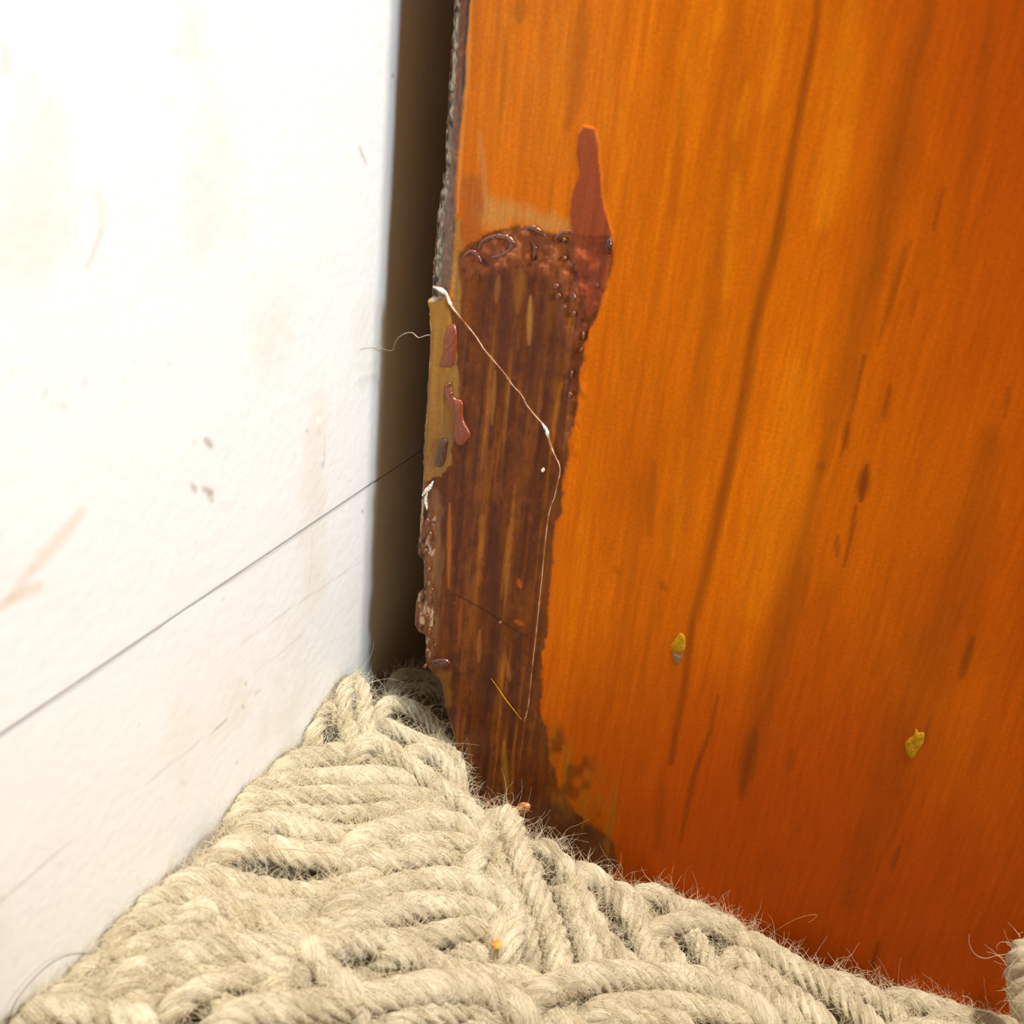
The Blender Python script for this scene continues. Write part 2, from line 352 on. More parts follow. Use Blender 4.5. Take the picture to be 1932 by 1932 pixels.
# irregular darker stain clouds all over the board
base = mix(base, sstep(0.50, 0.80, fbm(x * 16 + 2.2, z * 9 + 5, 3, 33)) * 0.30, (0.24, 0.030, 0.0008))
for pts, w0, w1, a in [
    ([(1548, -60), (1540, 40), (1500, 260), (1465, 450), (1425, 620), (1395, 800), (1365, 930), (1330, 1090), (1305, 1180), (1290, 1300), (1265, 1440)], 10, 5, .62),
    ([(1760, -40), (1745, 60), (1720, 150), (1685, 330), (1650, 500), (1610, 650), (1580, 760), (1550, 880)], 26, 10, .35),
    ([(1550, 880), (1530, 960), (1480, 1160), (1440, 1320), (1400, 1500)], 24, 8, .40),
    ([(1400, 0), (1380, 300), (1330, 700), (1290, 1000)], 16, 6, .16), ([(1870, 0), (1850, 200), (1800, 500)], 14, 5, .2), ([(1870, 830), (1790, 1150), (1720, 1300), (1670, 1500), (1600, 1700)], 40, 20, .30),
    ([(1780, 344), (1761, 435)], 4.5, 1.5, .5), ([(1720, 435), (1690, 540), (1658, 654)], 5, 1.5, .6), ([(1735, 530), (1715, 610)], 4, 1.5, .35), ([(1683, 725), (1672, 770), (1666, 800)], 5, 2, .6),
    ([(1630, 670), (1600, 800), (1587, 862)], 6, 2, .5), ([(1600, 800), (1594, 845)], 6, 3, .6), ([(1635, 878), (1629, 920), (1625, 945)], 9, 3, .75), ([(1616, 955), (1606, 1010), (1594, 1070)], 4, 2, .6), ([(1581, 1011), (1577, 1050)], 4, 2, .55),
    ([(1836, 1197), (1822, 1250), (1813, 1285)], 8, 2, .6), ([(1355, 1313), (1331, 1413)], 4, 1.5, .5), ([(1340, 1380), (1306, 1471), (1285, 1587)], 5, 2, .6), ([(1424, 1375), (1412, 1440), (1400, 1490)], 12, 4, .5),
    ([(1496, 1413), (1488, 1456)], 4, 2, .4), ([(1754, 1355), (1741, 1409)], 4, 2, .5), ([(1657, 1777), (1651, 1800), (1645, 1830)], 4, 2, .7), ([(1697, 1597), (1682, 1645)], 6, 2, .5), ([(1905, 730), (1895, 790)], 5, 2, .5),
    ([(1250, 1480), (1240, 1600)], 10, 4, .3), ([(1100, 0), (1085, 180), (1070, 240)], 16, 6, .35), ([(985, 0), (980, 40)], 12, 5, .45), ([(950, 50), (955, 150), (945, 230)], 7, 2, .3), ([(1235, 870), (1225, 1010)], 8, 3, .3),
    ([(1180, 480), (1170, 700)], 6, 2, .18), ([(1290, 120), (1270, 420)], 9, 3, .18), ([(1245, 1100), (1255, 1112)], 5, 3, .4), ([(1160, 1070), (1165, 1080)], 4, 3, .3)]:
    base = mix(base, line_mask(U, Vv, pts, w0, w1, 2.0) * a * (0.75 + 0.5 * fbm(x * 500, z * 60, 2, 9)), (0.17, 0.040, 0.003))
for pts, w0, a in [([(1360, 0), (1350, 70)], 7, .5), ([(1470, 0), (1460, 120), (1440, 210)], 12, .4), ([(1410, 160), (1385, 260)], 9, .4), ([(1610, 0), (1570, 300), (1545, 420)], 26, .35), ([(1390, 330), (1370, 560)], 10, .35), ([(1590, 250), (1555, 420)], 22, .35),
                   ([(1500, 700), (1470, 950), (1420, 1150)], 40, .35), ([(1290, 830), (1270, 1050)], 9, .3), ([(1170, 200), (1175, 320)], 6, .4), ([(1050, 30), (1040, 210)], 5, .4), ([(1010, 60), (1015, 300)], 6, .25)]:
    base = mix(base, line_mask(U, Vv, pts, w0, w0 * 0.5, 2.2) * a, (0.72, 0.215, 0.003))
# hazy scuffed varnish at the top left
haze = sstep(1300, 1000, U + 200 * (bl - .5)) * sstep(620, 60, Vv) * (0.35 + 0.9 * fbm(x * 1300, z * 500, 2, 41))
base = mix(base, haze * 0.30, (0.52, 0.19, 0.035))
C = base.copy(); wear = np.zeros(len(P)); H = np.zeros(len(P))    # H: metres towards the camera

wob = lambda a, f, s: a * (fbm(x * f, z * f * 0.6, 3, s) - 0.5)
Uw = U + wob(15, 600, 51); Vw = Vv + wob(22, 600, 52)
streak = fbm((x + warp) * 800, z * 35, 3, 61); streak2 = fbm((x + warp) * 300, z * 14, 2, 62); fine = fbm(x * 1400, z * 220, 3, 63)
DMG = [(862, 486), (880, 470), (905, 448), (935, 436), (975, 428), (1015, 430), (1045, 445), (1080, 448), (1125, 446), (1152, 452), (1153, 495), (1138, 560), (1118, 610), (1100, 665), (1090, 740), (1083, 800), (1070, 860),
       (1060, 935), (1047, 1000), (1038, 1080), (1030, 1180), (1021, 1280), (1020, 1340), (1030, 1390), (1042, 1450), (1050, 1490), (1085, 1540), (1150, 1585), (1165, 1640), (1080, 1700), (780, 1700), (760, 1200), (765, 1000), (790, 890), (835, 800), (845, 640), (846, 580)]
dm = poly_mask(Uw, Vw, DMG, 3.0)
dcol = np.tile(np.array([0.135, 0.034, 0.006]), (len(P), 1))
dcol = mix(dcol, sstep(0.45, 0.75, streak2) * 0.7, (0.215, 0.066, 0.008))
dcol = mix(dcol, sstep(0.50, 0.72, streak) * 0.8, (0.072, 0.020, 0.009))
dcol = mix(dcol, sstep(0.58, 0.80, 1 - streak) * 0.75, (0.36, 0.125, 0.014))
mott = fbm(x * 900, z * 500, 3, 66)
dcol = mix(dcol, sstep(.5, .75, mott) * .35, (0.055, 0.014, 0.006)); dcol = mix(dcol, sstep(.55, .8, 1 - mott) * .3, (0.26, 0.075, 0.012))
for pts, w0, a, cc in [([(1000, 560), (997, 650)], 5, .8, (.40, .19, .03)), ([(940, 520), (935, 570)], 5, .6, (.34, .13, .02)), ([(935, 700), (928, 800)], 4, .6, (.38, .15, .02)), ([(985, 500), (975, 590)], 9, .5, (.30, .11, .015)),
                       ([(960, 520), (955, 640), (940, 760)], 12, .6, (.075, .018, .01)), ([(1020, 560), (1005, 800)], 12, .55, (.075, .018, .01)), ([(1065, 540), (1060, 720)], 8, .5, (.08, .02, .01)),
                       ([(930, 950), (935, 1200), (925, 1340)], 14, .6, (.06, .015, .01)), ([(915, 1240), (905, 1500)], 12, .5, (.05, .014, .009)), ([(848, 950), (846, 1110)], 4, .7, (.42, .12, .012)), ([(870, 1130), (866, 1220)], 4, .6, (.36, .08, .01)),
                       ([(905, 1190), (903, 1250)], 4, .6, (.36, .14, .03)), ([(955, 1240), (962, 1285)], 4, .5, (.34, .13, .03)), ([(1000, 1100), (985, 1190)], 12, .4, (.24, .07, .008)),
                       ([(850, 1120), (880, 1132), (925, 1158), (965, 1185), (1005, 1208)], 1.8, .7, (.03, .01, .006)), ([(868, 1340), (850, 1380)], 6, .4, (.16, .05, .04)), ([(950, 1400), (955, 1520)], 5, .7, (.36, .17, .02)), ([(880, 1390), (895, 1500)], 5, .5, (.28, .12, .05))]:
    dcol = mix(dcol, line_mask(U, Vv, pts, w0, w0 * 0.4, 1.8) * a, cc)
dcol = mix(dcol, sstep(960, 1080, U) * sstep(950, 1300, Vv) * 0.4 * (0.5 + fine), (0.22, 0.062, 0.004))
C = mix(C, dm, dcol); wear = np.maximum(wear, dm)
H += dm * (-0.00028 + 0.00030 * (streak2 - 0.5) + 0.00018 * (streak - 0.5))
# a soft dark rim where the filler sits against sound varnish
rim = poly_mask(Uw, Vw, DMG, 9) * (1 - poly_mask(U + 9, Vv, DMG, 6)) * sstep(1010, 1030, U)
C = mix(C, rim * 0.45, (0.14, 0.032, 0.003))
# curls of glue along the top of the damage
CURL = [(868, 490), (895, 462), (930, 438), (985, 430), (1040, 445), (1085, 458), (1120, 500), (1112, 560), (1080, 570), (1040, 520), (980, 508), (920, 512), (875, 512)]
cm = poly_mask(Uw, Vw, CURL, 10)
lump = fbm(x * 520 + 3, z * 480, 3, 71)
C = mix(C, cm * 0.75, (0.24, 0.062, 0.018)); C = mix(C, cm * sstep(0.42, 0.22, lump) * 0.8, (0.05, 0.012, 0.006)); C = mix(C, cm * sstep(.52, .7, lump) * .6, (0.42, 0.13, 0.045))
H += cm * 0.0012 * (lump - 0.4); wear = np.maximum(wear, cm)
R2 = [(1085, 470), (1130, 470), (1140, 560), (1110, 620), (1098, 700), (1085, 850), (1060, 850), (1075, 700), (1050, 560)]
cm2 = poly_mask(Uw, Vw, R2, 14); lump2 = fbm(x * 800 + 3, z * 500, 2, 75)
C = mix(C, cm2 * sstep(.5, .75, lump2) * .5, (0.30, 0.075, 0.03)); H += cm2 * 0.0006 * lump2
# tan worn veneer around the damage
TAN = [(918, 372), (960, 384), (1000, 392), (1050, 410), (1080, 412), (1084, 446), (1052, 440), (1022, 432), (1000, 418), (960, 420), (940, 434), (915, 430), (900, 400)]
C = mix(C, poly_mask(Uw, Vw, TAN, 16) * (0.45 + 0.5 * fine), (0.50, 0.25, 0.065))
C = mix(C, poly_mask(Uw, Vw, [(868, 330), (905, 330), (915, 400), (905, 450), (880, 470), (865, 480)], 12) * 0.5, (0.24, 0.075, 0.025))
C = mix(C, poly_mask(Uw, Vw, [(850, 420), (868, 410), (874, 470), (860, 500), (852, 560), (848, 560)], 3) * 0.8, (0.36, 0.185, 0.04))
C = mix(C, line_mask(U, Vv, [(905, 250), (912, 330), (918, 400)], 7, 3) * .4, (0.50, 0.25, 0.09))
# tan strip at the left edge below the break
STRIP = [(800, 545), (832, 548), (850, 590), (862, 640), (864, 760), (858, 800), (850, 880), (830, 900), (812, 905), (780, 905)]
sm = poly_mask(U + wob(10, 700, 53), Vw, STRIP, 2.5)
C = mix(C, sm, (0.36, 0.18, 0.035)); C = mix(C, sm * sstep(600, 850, Vv) * 0.6, (0.22, 0.105, 0.035))
C = mix(C, poly_mask(Uw, Vw, [(850, 490), (866, 490), (868, 560), (866, 600), (850, 575)], 3) * .8, (0.34, 0.17, 0.04))
C = mix(C, poly_mask(Uw, Vw, [(790, 900), (830, 930), (835, 1040), (825, 1200), (815, 1262), (790, 1240)], 5) * 0.6 * fine * 1.6, (0.27, 0.13, 0.05))
C = mix(C, poly_mask(Uw, Vw, [(820, 1262), (850, 1270), (850, 1330), (842, 1345)], 5) * 0.6, (0.26, 0.115, 0.015))
C = mix(C, line_mask(U, Vv, [(822, 1310), (848, 1400), (872, 1470)], 8, 4) * .5, (0.24, 0.10, 0.015))
# red filler tongue
TONG = [(1100, 238), (1123, 243), (1128, 270), (1131, 320), (1137, 370), (1146, 410), (1156, 440), (1155, 480), (1143, 530), (1130, 580), (1108, 600), (1098, 560), (1086, 500), (1080, 450), (1077, 400), (1083, 360), (1094, 325), (1088, 290), (1092, 255)]
tm = poly_mask(U + wob(6, 700, 54), Vv, TONG, 2.5)
C = mix(C, tm * 0.92, (0.26, 0.052, 0.018)); C = mix(C, tm * sstep(.5, .7, streak) * .4, (0.17, 0.035, 0.018)); wear = np.maximum(wear, tm * 0.8)
H += tm * 0.00022
# lower right of the damage: raw yellow-brown streaks and dark blotches
LOW = [(1025, 1360), (1075, 1380), (1090, 1420), (1150, 1480), (1165, 1640), (1090, 1600), (1050, 1530), (1035, 1440)]
lm = poly_mask(U + wob(60, 300, 55), Vv + wob(60, 300, 56), LOW, 16)
C = mix(C, lm * (0.25 + 0.75 * sstep(.45, .7, streak)), (0.33, 0.12, 0.007)); C = mix(C, lm * sstep(.56, .72, fbm(x * 260, z * 160, 2, 81)) * .6, (0.10, 0.028, 0.004))
C = mix(C, poly_mask(Uw, Vw, [(1020, 1500), (1060, 1530), (1100, 1560), (1140, 1600), (1150, 1660), (1000, 1600)], 9) * .65, (0.07, 0.018, 0.004))
C = mix(C, poly_mask(Uw, Vw, [(1040, 1395), (1062, 1400), (1058, 1420), (1042, 1425)], 6) * .6, (0.07, 0.02, 0.004))
for (a, b) in [((978, 1095), (982, 1108)), ((972, 1172), (985, 1178))]:
    C = mix(C, line_mask(U, Vv, [a, b], 5, 3) * .8, (0.45, 0.09, 0.01))
# grey worn corner above the break: rough core, reddish band
GE = np.interp(Vv, [-100, 0, 100, 200, 300, 400, 480, 540, 560, 580], [888, 885, 879, 872, 864, 858, 855, 849, 846, 800])
lx = np.interp(Vv, [p[1] for p in OUTL], [p[0] for p in OUTL])
fr = (U - lx) / np.maximum(GE - lx, 1)
gm = sstep(1.08, 0.96, fr + (fine - .5) * .25) * sstep(574, 566, Vv - (U - 815) * 0.8)
core = mix(np.tile(np.array([0.17, 0.145, 0.115]), (len(P), 1)), sstep(.35, .7, fbm(x * 2500, z * 1200, 2, 91)), (0.42, 0.36, 0.29))
core = mix(core, sstep(.6, .75, fbm(x * 900, z * 700, 2, 92)), (0.03, 0.027, 0.022))
band = mix(np.tile(np.array([0.19, 0.065, 0.030]), (len(P), 1)), sstep(0, 420, Vv) * .8, (0.20, 0.135, 0.10))
gcol = core * (1 - sstep(.42, .54, fr))[:, None] + band * sstep(.42, .54, fr)[:, None]
gcol = mix(gcol, sstep(.80, .9, fr) * sstep(260, 120, Vv), (0.05, 0.042, 0.035))
C = mix(C, gm, gcol); wear = np.maximum(wear, gm)
H += gm * (-0.0014 * (1 - np.clip(fr, 0, 1)) ** 1.3 - 0.0002 + 0.0006 * (fbm(x * 1500, z * 900, 2, 93) - .5))
C = mix(C, line_mask(U, Vv, [(889, 0), (884, 100), (877, 200), (869, 300), (863, 400)], 4, 2) * .6, (0.66, 0.26, 0.05))
# worn left rim below the break
rimd = np.clip((U - lx) / 14, 0, 1)
lw = (1 - rimd) * sstep(560, 640, Vv)
rimc = mix(np.tile(np.array([0.30, 0.17, 0.07]), (len(P), 1)), sstep(.4, .6, fbm(x * 1600, z * 420, 3, 95)), (0.06, 0.035, 0.02))
rimc = mix(rimc, sstep(.66, .72, fbm(x * 1500, z * 600, 3, 96)), (0.75, 0.55, 0.35))
C = mix(C, sstep(.25, .75, lw) * 0.9, rimc)
H -= 0.0014 * lw ** 2
RIM2 = [(788, 940), (805, 935), (818, 960), (822, 1040), (812, 1080), (818, 1120), (816, 1200), (820, 1250), (800, 1262), (790, 1200), (790, 1060)]
r2 = poly_mask(Uw, Vw, RIM2, 3)
C = mix(C, r2 * .7, (0.17, 0.065, 0.022)); C = mix(C, r2 * sstep(.55, .68, fbm(x * 1300, z * 420, 3, 97)) * .9, (0.55, 0.38, 0.26)); C = mix(C, r2 * sstep(.62, .7, fbm(x * 1000 + 5, z * 420, 2, 98)), (0.05, 0.018, 0.01))
H += r2 * 0.0005 * (fbm(x * 1100, z * 400, 3, 99) - .4); wear = np.maximum(wear, r2)
# veneer flap left of the crack lies a hair proud of the board
CR1 = [(820, 540), (832, 545), (842, 554), (846, 568), (856, 583), (868, 598), (884, 617), (900, 638), (914, 660), (932, 681), (950, 702), (966, 725), (984, 745), (994, 764), (1008, 782), (1024, 800), (1033, 815), (1037, 835), (1046, 858), (1055, 876), (1056, 892), (1051, 915),
       (1046, 938), (1038, 960), (1033, 985), (1029, 1020), (1026, 1050), (1023, 1085), (1019, 1120), (1015, 1160), (1012, 1190), (1008, 1225), (1004, 1260), (1000, 1300), (996, 1335), (989, 1362)]
CR2 = [(926, 1279), (938, 1296), (950, 1314), (962, 1330), (974, 1345), (984, 1358)]
flap = poly_mask(U, Vv, CR1 + CR2[::-1][1:] + [(900, 1262), (830, 1280), (760, 1250), (760, 545)], 2.0)
H += flap * 0.00022

Yd = -H
edge_round = np.clip(1 - T / 0.0009, 0, 1) ** 2 * 0.0006
Pf = np.stack([x, Yd + edge_round, z], -1)
ni, nj = Xg.shape; idx = np.arange(ni * nj).reshape(ni, nj)
q = np.stack([idx[:-1, :-1], idx[:-1, 1:], idx[1:, 1:], idx[1:, :-1]], -1).reshape(-1, 4)
# sides: a few rows going back so the left edge is a rough real thickness
ring = np.concatenate([idx[0, :], idx[1:, -1], idx[-1, -2::-1], idx[-2:0:-1, 0]])
k = len(ring); j = np.arange(k); VV = [Pf]; FF = [q]; CC = [C]; prev = ring; off = len(Pf)
for s, dep in enumerate([0.0012, 0.003, 0.006, PT]):
    B = Pf[ring].copy(); B[:, 1] = dep
    if dep < PT: B[:, 0] += (B[:, 0] < 0.05) * (0.0004 + 0.0005 * fbm(B[:, 2] * 1200, B[:, 2] * 0 + s, 2, 100 + s))
    VV.append(B); cur = off + j
    FF.append(np.stack([prev, cur, np.roll(cur, -1), np.roll(prev, -1)], -1)); prev = cur; off += k
    CC.append(np.tile(np.array([0.28, 0.12, 0.035]), (k, 1)) * (0.5 + fbm(B[:, 2] * 1500, B[:, 0] * 1500, 2, 105))[:, None])
VV = np.vstack(VV); CC = np.vstack(CC); FF = np.vstack(FF)
wearA = np.r_[wear, np.ones(len(VV) - len(wear))]

cab = empty('wooden_cabinet', (0.15, 0.009, FLOOR_Z + 0.001))
tag(cab, 'orange stained wooden cabinet with a split, glued corner standing on the cream wool rug', 'cabinet')
bpy.context.view_layer.update()
def under(o, parent):
    o.parent = parent; o.matrix_parent_inverse = parent.matrix_world.inverted(); return o
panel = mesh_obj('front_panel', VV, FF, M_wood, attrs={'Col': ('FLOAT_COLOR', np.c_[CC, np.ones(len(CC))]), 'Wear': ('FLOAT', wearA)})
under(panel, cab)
panel['label'] = 'orange stained board with dark damaged veneer at its left corner'
under(box('back_panel', (0.03, PT + 0.0005, FLOOR_Z + 0.012), (0.34, PT + 0.004, 0.29), M_core), cab)
under(box('side_board', (0.024, PT + 0.0045, FLOOR_Z + 0.001), (0.040, 0.26, 0.29), plain('dull_wood', (0.25, 0.09, 0.02), 0.5, 0.2, 300)), cab)

def smooth_path(pts, step):
    pts = np.asarray(pts, float)
    if len(pts) > 2:
        P0 = np.vstack([2 * pts[0] - pts[1], pts, 2 * pts[-1] - pts[-2]]); out = []
        for i in range(1, len(P0) - 2):
            n = max(2, int(np.linalg.norm(P0[i + 1] - P0[i]) / step)); t = np.linspace(0, 1, n, endpoint=False)[:, None]
            a, b, c, d = P0[i - 1], P0[i], P0[i + 1], P0[i + 2]
            out.append(0.5 * ((2 * b) + (-a + c) * t + (2 * a - 5 * b + 4 * c - d) * t ** 2 + (-a + 3 * b - 3 * c + d) * t ** 3))
        out.append(P0[-2][None]); return np.vstack(out)
    n = max(2, int(np.linalg.norm(pts[1] - pts[0]) / step)); return pts[0] + (pts[1] - pts[0]) * np.linspace(0, 1, n + 1)[:, None]
def frames(path):
    t = np.gradient(path, axis=0); t /= np.linalg.norm(t, axis=1)[:, None] + 1e-12
    up0 = np.array([0, 0, 1.0]) if abs(t[0, 2]) < 0.9 else np.array([1.0, 0, 0])
    n = up0 - t[0] * (up0 @ t[0]); n /= np.linalg.norm(n); Ns = [n]
    for i in range(1, len(path)):
        n = Ns[-1] - t[i] * (Ns[-1] @ t[i]); n /= np.linalg.norm(n) + 1e-12; Ns.append(n)
    Ns = np.array(Ns); return t, Ns, np.cross(t, Ns)
def tube(path, rad, seg=6):
    path = np.asarray(path); n = len(path); t, N_, B_ = frames(path)
    rad = np.broadcast_to(np.asarray(rad, float), (n,))
    a = np.linspace(0, 2 * np.pi, seg, endpoint=False)
    V = path[:, None] + rad[:, None, None] * (np.cos(a)[None, :, None] * N_[:, None] + np.sin(a)[None, :, None] * B_[:, None])
    i = np.arange(n - 1)[:, None] * seg; jj = np.arange(seg)[None]; j2 = (jj + 1) % seg
    Fq = np.stack([i + jj, i + seg + jj, i + seg + j2, i + j2], -1).reshape(-1, 4)
    return V.reshape(-1, 3), Fq
def face_line(pts, depth=-0.0004, step=0.0003, jitter=0.0):
    p = np.array([hit(u, v, 1, depth) for u, v in pts]); p = smooth_path(p, step)
    if jitter: p = p + (rng.random(p.shape) - 0.5) * jitter
    return p
# crack: thin lifted lips of pale splintered veneer; width follows the photograph's bright and faint stretches
p = face_line(CR1, -0.00032, 0.00025, 0.00007); s = np.linspace(0, 1, len(p))
rad = 0.00003 + 0.00010 * fbm(s * 60, s * 0, 3, 5)
rad += 0.00022 * np.exp(-((s - 0.02) / 0.022) ** 2) + 0.00014 * np.exp(-((s - 0.36) / 0.035) ** 2)
V_, F_ = tube(p, rad, 6); cr = mesh_obj('crack_edge', V_, F_, M_split); under(cr, panel); cr['label'] = 'long pale split in the veneer'
for nm, pts, r_, m_, lb in [('crack_edge', CR2, 0.00012, M_chip, 'short tan split joining the long one at its foot'),
                            ('splinter', [(818, 541), (828, 545), (840, 554), (846, 562)], 0.00034, M_crackw, 'white torn splinter at the top of the split'),
                            ('splinter', [(846, 560), (847, 568), (852, 577)], 0.00034, M_crackw, 'white torn splinter'),
                            ('splinter', [(1024, 800), (1031, 812), (1036, 830)], 0.00030, M_crackw, 'white lifted edge at the bend of the split'),
                            ('splinter', [(818, 908), (812, 918), (804, 926), (797, 935)], 0.00036, M_crackw, 'white torn splinter on the left rim'),
                            ('splinter', [(806, 930), (803, 945), (806, 962)], 0.00025, M_crackw, 'small white torn splinter on the left rim')]:
    p = face_line(pts, -0.0003, 0.0002, 0.00012); s = np.linspace(0, 1, len(p))
    V_, F_ = tube(p, r_ * (0.35 + 0.75 * np.sin(np.pi * np.clip(s, 0.05, .95))) * (0.8 + 0.5 * rng.random(len(p))), 6)
    o = under(mesh_obj(nm, V_, F_, m_), panel); o['label'] = lb

def blob_on_face(name, poly, height, mat, label, depth=0.0, n=26, seed=0, rough=0.5):
    """a lump of real thickness on the face, outline as drawn"""
    poly = np.array([hit(u, v, 1, depth) for u, v in poly]); poly = smooth_path(np.vstack([poly, poly[:1]]), 0.0003)[:-1]
    c = poly.mean(0); k = len(poly); V = []; 
    rings = [1.0, 0.97, 0.85, 0.65, 0.4, 0.18]; hh = [-0.25, 0.25, 0.7, 0.95, 1.0, 1.0]
    for r_, h_ in zip(rings, hh):
        q_ = c + (poly - c) * r_
        q_[:, 1] = depth - height * h_ * (1 + rough * (2 * fbm(q_[:, 0] * 1500, q_[:, 2] * 1500, 2, seed) - 1))
        if h_ < 0: q_[:, 1] = depth + 0.0003
        V.append(q_)
    top = c.copy(); top[1] = depth - height; V = np.vstack(V + [top[None]])
    Fs = []
    for r_ in range(len(rings) - 1):
        for i in range(k): Fs.append((r_ * k + i, r_ * k + (i + 1) % k, (r_ + 1) * k + (i + 1) % k, (r_ + 1) * k + i))
    b0 = (len(rings) - 1) * k
    for i in range(k): Fs.append((b0 + i, b0 + (i + 1) % k, b0 + k))
    o = mesh_obj(name, V, Fs, mat); under(o, panel); o['label'] = label; return o
blob_on_face('chip', [(1283, 1193), (1292, 1200), (1293, 1222), (1286, 1232), (1276, 1230), (1266, 1226), (1265, 1218), (1272, 1208)], 0.00022, M_chip, 'small yellow chip in the varnish above the wool', seed=3)
blob_on_face('chip', [(1266, 1228), (1277, 1233), (1288, 1234), (1284, 1246), (1276, 1256), (1270, 1244)], 0.00015, M_chipd, 'torn dark foot of the small chip', seed=4)
blob_on_face('chip', [(1728, 1374), (1735, 1382), (1744, 1382), (1742, 1402), (1730, 1420), (1722, 1431), (1712, 1424), (1707, 1404), (1716, 1392), (1722, 1388)], 0.00022, M_chip, 'rounder yellow chip at the right', seed=5)
blob_on_face('filler_smear', [(845, 616), (858, 612), (862, 640), (858, 680), (852, 692), (838, 694), (829, 690), (838, 670), (838, 640)], 0.00035, M_glue, 'bright red-brown smear below the break', -0.0002, seed=6)
blob_on_face('filler_smear', [(840, 722), (850, 728), (856, 750), (872, 758), (874, 790), (887, 820), (880, 832), (868, 842), (858, 830), (858, 790), (852, 760), (838, 742)], 0.00035, M_glue, 'crooked red-brown smear', -0.0002, seed=7)
blob_on_face('filler_smear', [(832, 828), (844, 830), (842, 850), (838, 872), (828, 882), (821, 872), (826, 850)], 0.0004, M_glued, 'dark glossy blob', -0.0002, seed=8)
blob_on_face('filler_smear', [(812, 1246), (825, 1242), (842, 1244), (850, 1252), (840, 1259), (822, 1258), (814, 1254)], 0.0005, M_glued, 'dark glossy bead across the rim', -0.0002, seed=9)
blob_on_face('filler_smear', [(1146, 450), (1153, 448), (1156, 462), (1150, 480), (1143, 470)], 0.0007, M_glued, 'dark glossy bead on the right of the damage', -0.0002, seed=12)
blob_on_face('filler_smear', [(975, 1520), (985, 1514), (1000, 1518), (998, 1530), (985, 1538), (976, 1532)], 0.0007, plain('amber_glue', (0.50, 0.20, 0.06), .3, .4), 'amber lump beside the wool', 0.0002, seed=13)
blob_on_face('filler_smear', [(1022, 884), (1026, 882), (1028, 887), (1025, 891), (1021, 889)], 0.0003, M_crack, 'tiny pale speck', -0.0001, seed=14)
M_curl = plain('glossy_glue_curl', (0.15, 0.036, 0.012), 0.22, 0.2, 700, spec=0.9)
for pts, rr_ in [([(903, 470), (910, 456), (928, 447), (950, 446), (966, 455), (964, 470), (946, 481), (926, 486)], .00045), ([(1046, 452), (1058, 441), (1072, 438), (1085, 446)], .0004), ([(1070, 492), (1082, 500), (1094, 497), (1098, 480)], .00035),
                 ([(984, 437), (1000, 428), (1018, 436), (1030, 446)], .0004), ([(872, 486), (888, 474), (900, 480), (908, 494)], .00035), ([(960, 452), (976, 462), (980, 480)], .0003), ([(1002, 452), (1010, 468), (1006, 488)], .0003)]:
    p = face_line(pts, 0.0003, 0.0002, 0.00008); s = np.linspace(0.06, 0.94, len(p)); rr_ *= 1.25
    V_, F_ = tube(p, rr_ * np.sin(np.pi * s) ** 0.6 * (0.85 + 0.3 * rng.random(len(p))), 8)
    o = under(mesh_obj('glue_curl', V_, F_, M_curl), panel); o['label'] = 'glossy red-brown curl of glue along the top of the damage'
for (bx, by, bw, bh) in [(1065, 452, 5, 4), (1066, 487, 4, 5), (1050, 540, 6, 6), (1054, 558, 5, 6), (1084, 560, 4, 8), (1066, 580, 4, 5), (1083, 592, 4, 6), (1101, 632, 3, 9), (1097, 660, 3, 6), (1079, 706, 3, 9), (1076, 745, 4, 6), (1128, 538, 3, 6), (944, 1174, 4, 3), (848, 725, 4, 4), (852, 742, 4, 4), (816, 1112, 3, 3), (822, 1216, 2, 3), (807, 985, 4, 7), (813, 1012, 3, 9), (804, 1038, 4, 5), (810, 1075, 3, 5), (812, 1132, 3, 8), (806, 1163, 4, 6), (811, 1192, 3, 8), (807, 1228, 3, 6), (803, 1256, 4, 4)]:
    pg = [(bx + bw * math.cos(t_) * random.uniform(.8, 1.2), by + bh * math.sin(t_) * random.uniform(.8, 1.2)) for t_ in np.linspace(0, 2 * math.pi, 9)[:-1]]
    blob_on_face('glue_bead', pg, 0.00045, M_curl, 'tiny glossy bead of glue', -0.0001, seed=int(bx), rough=0.2)

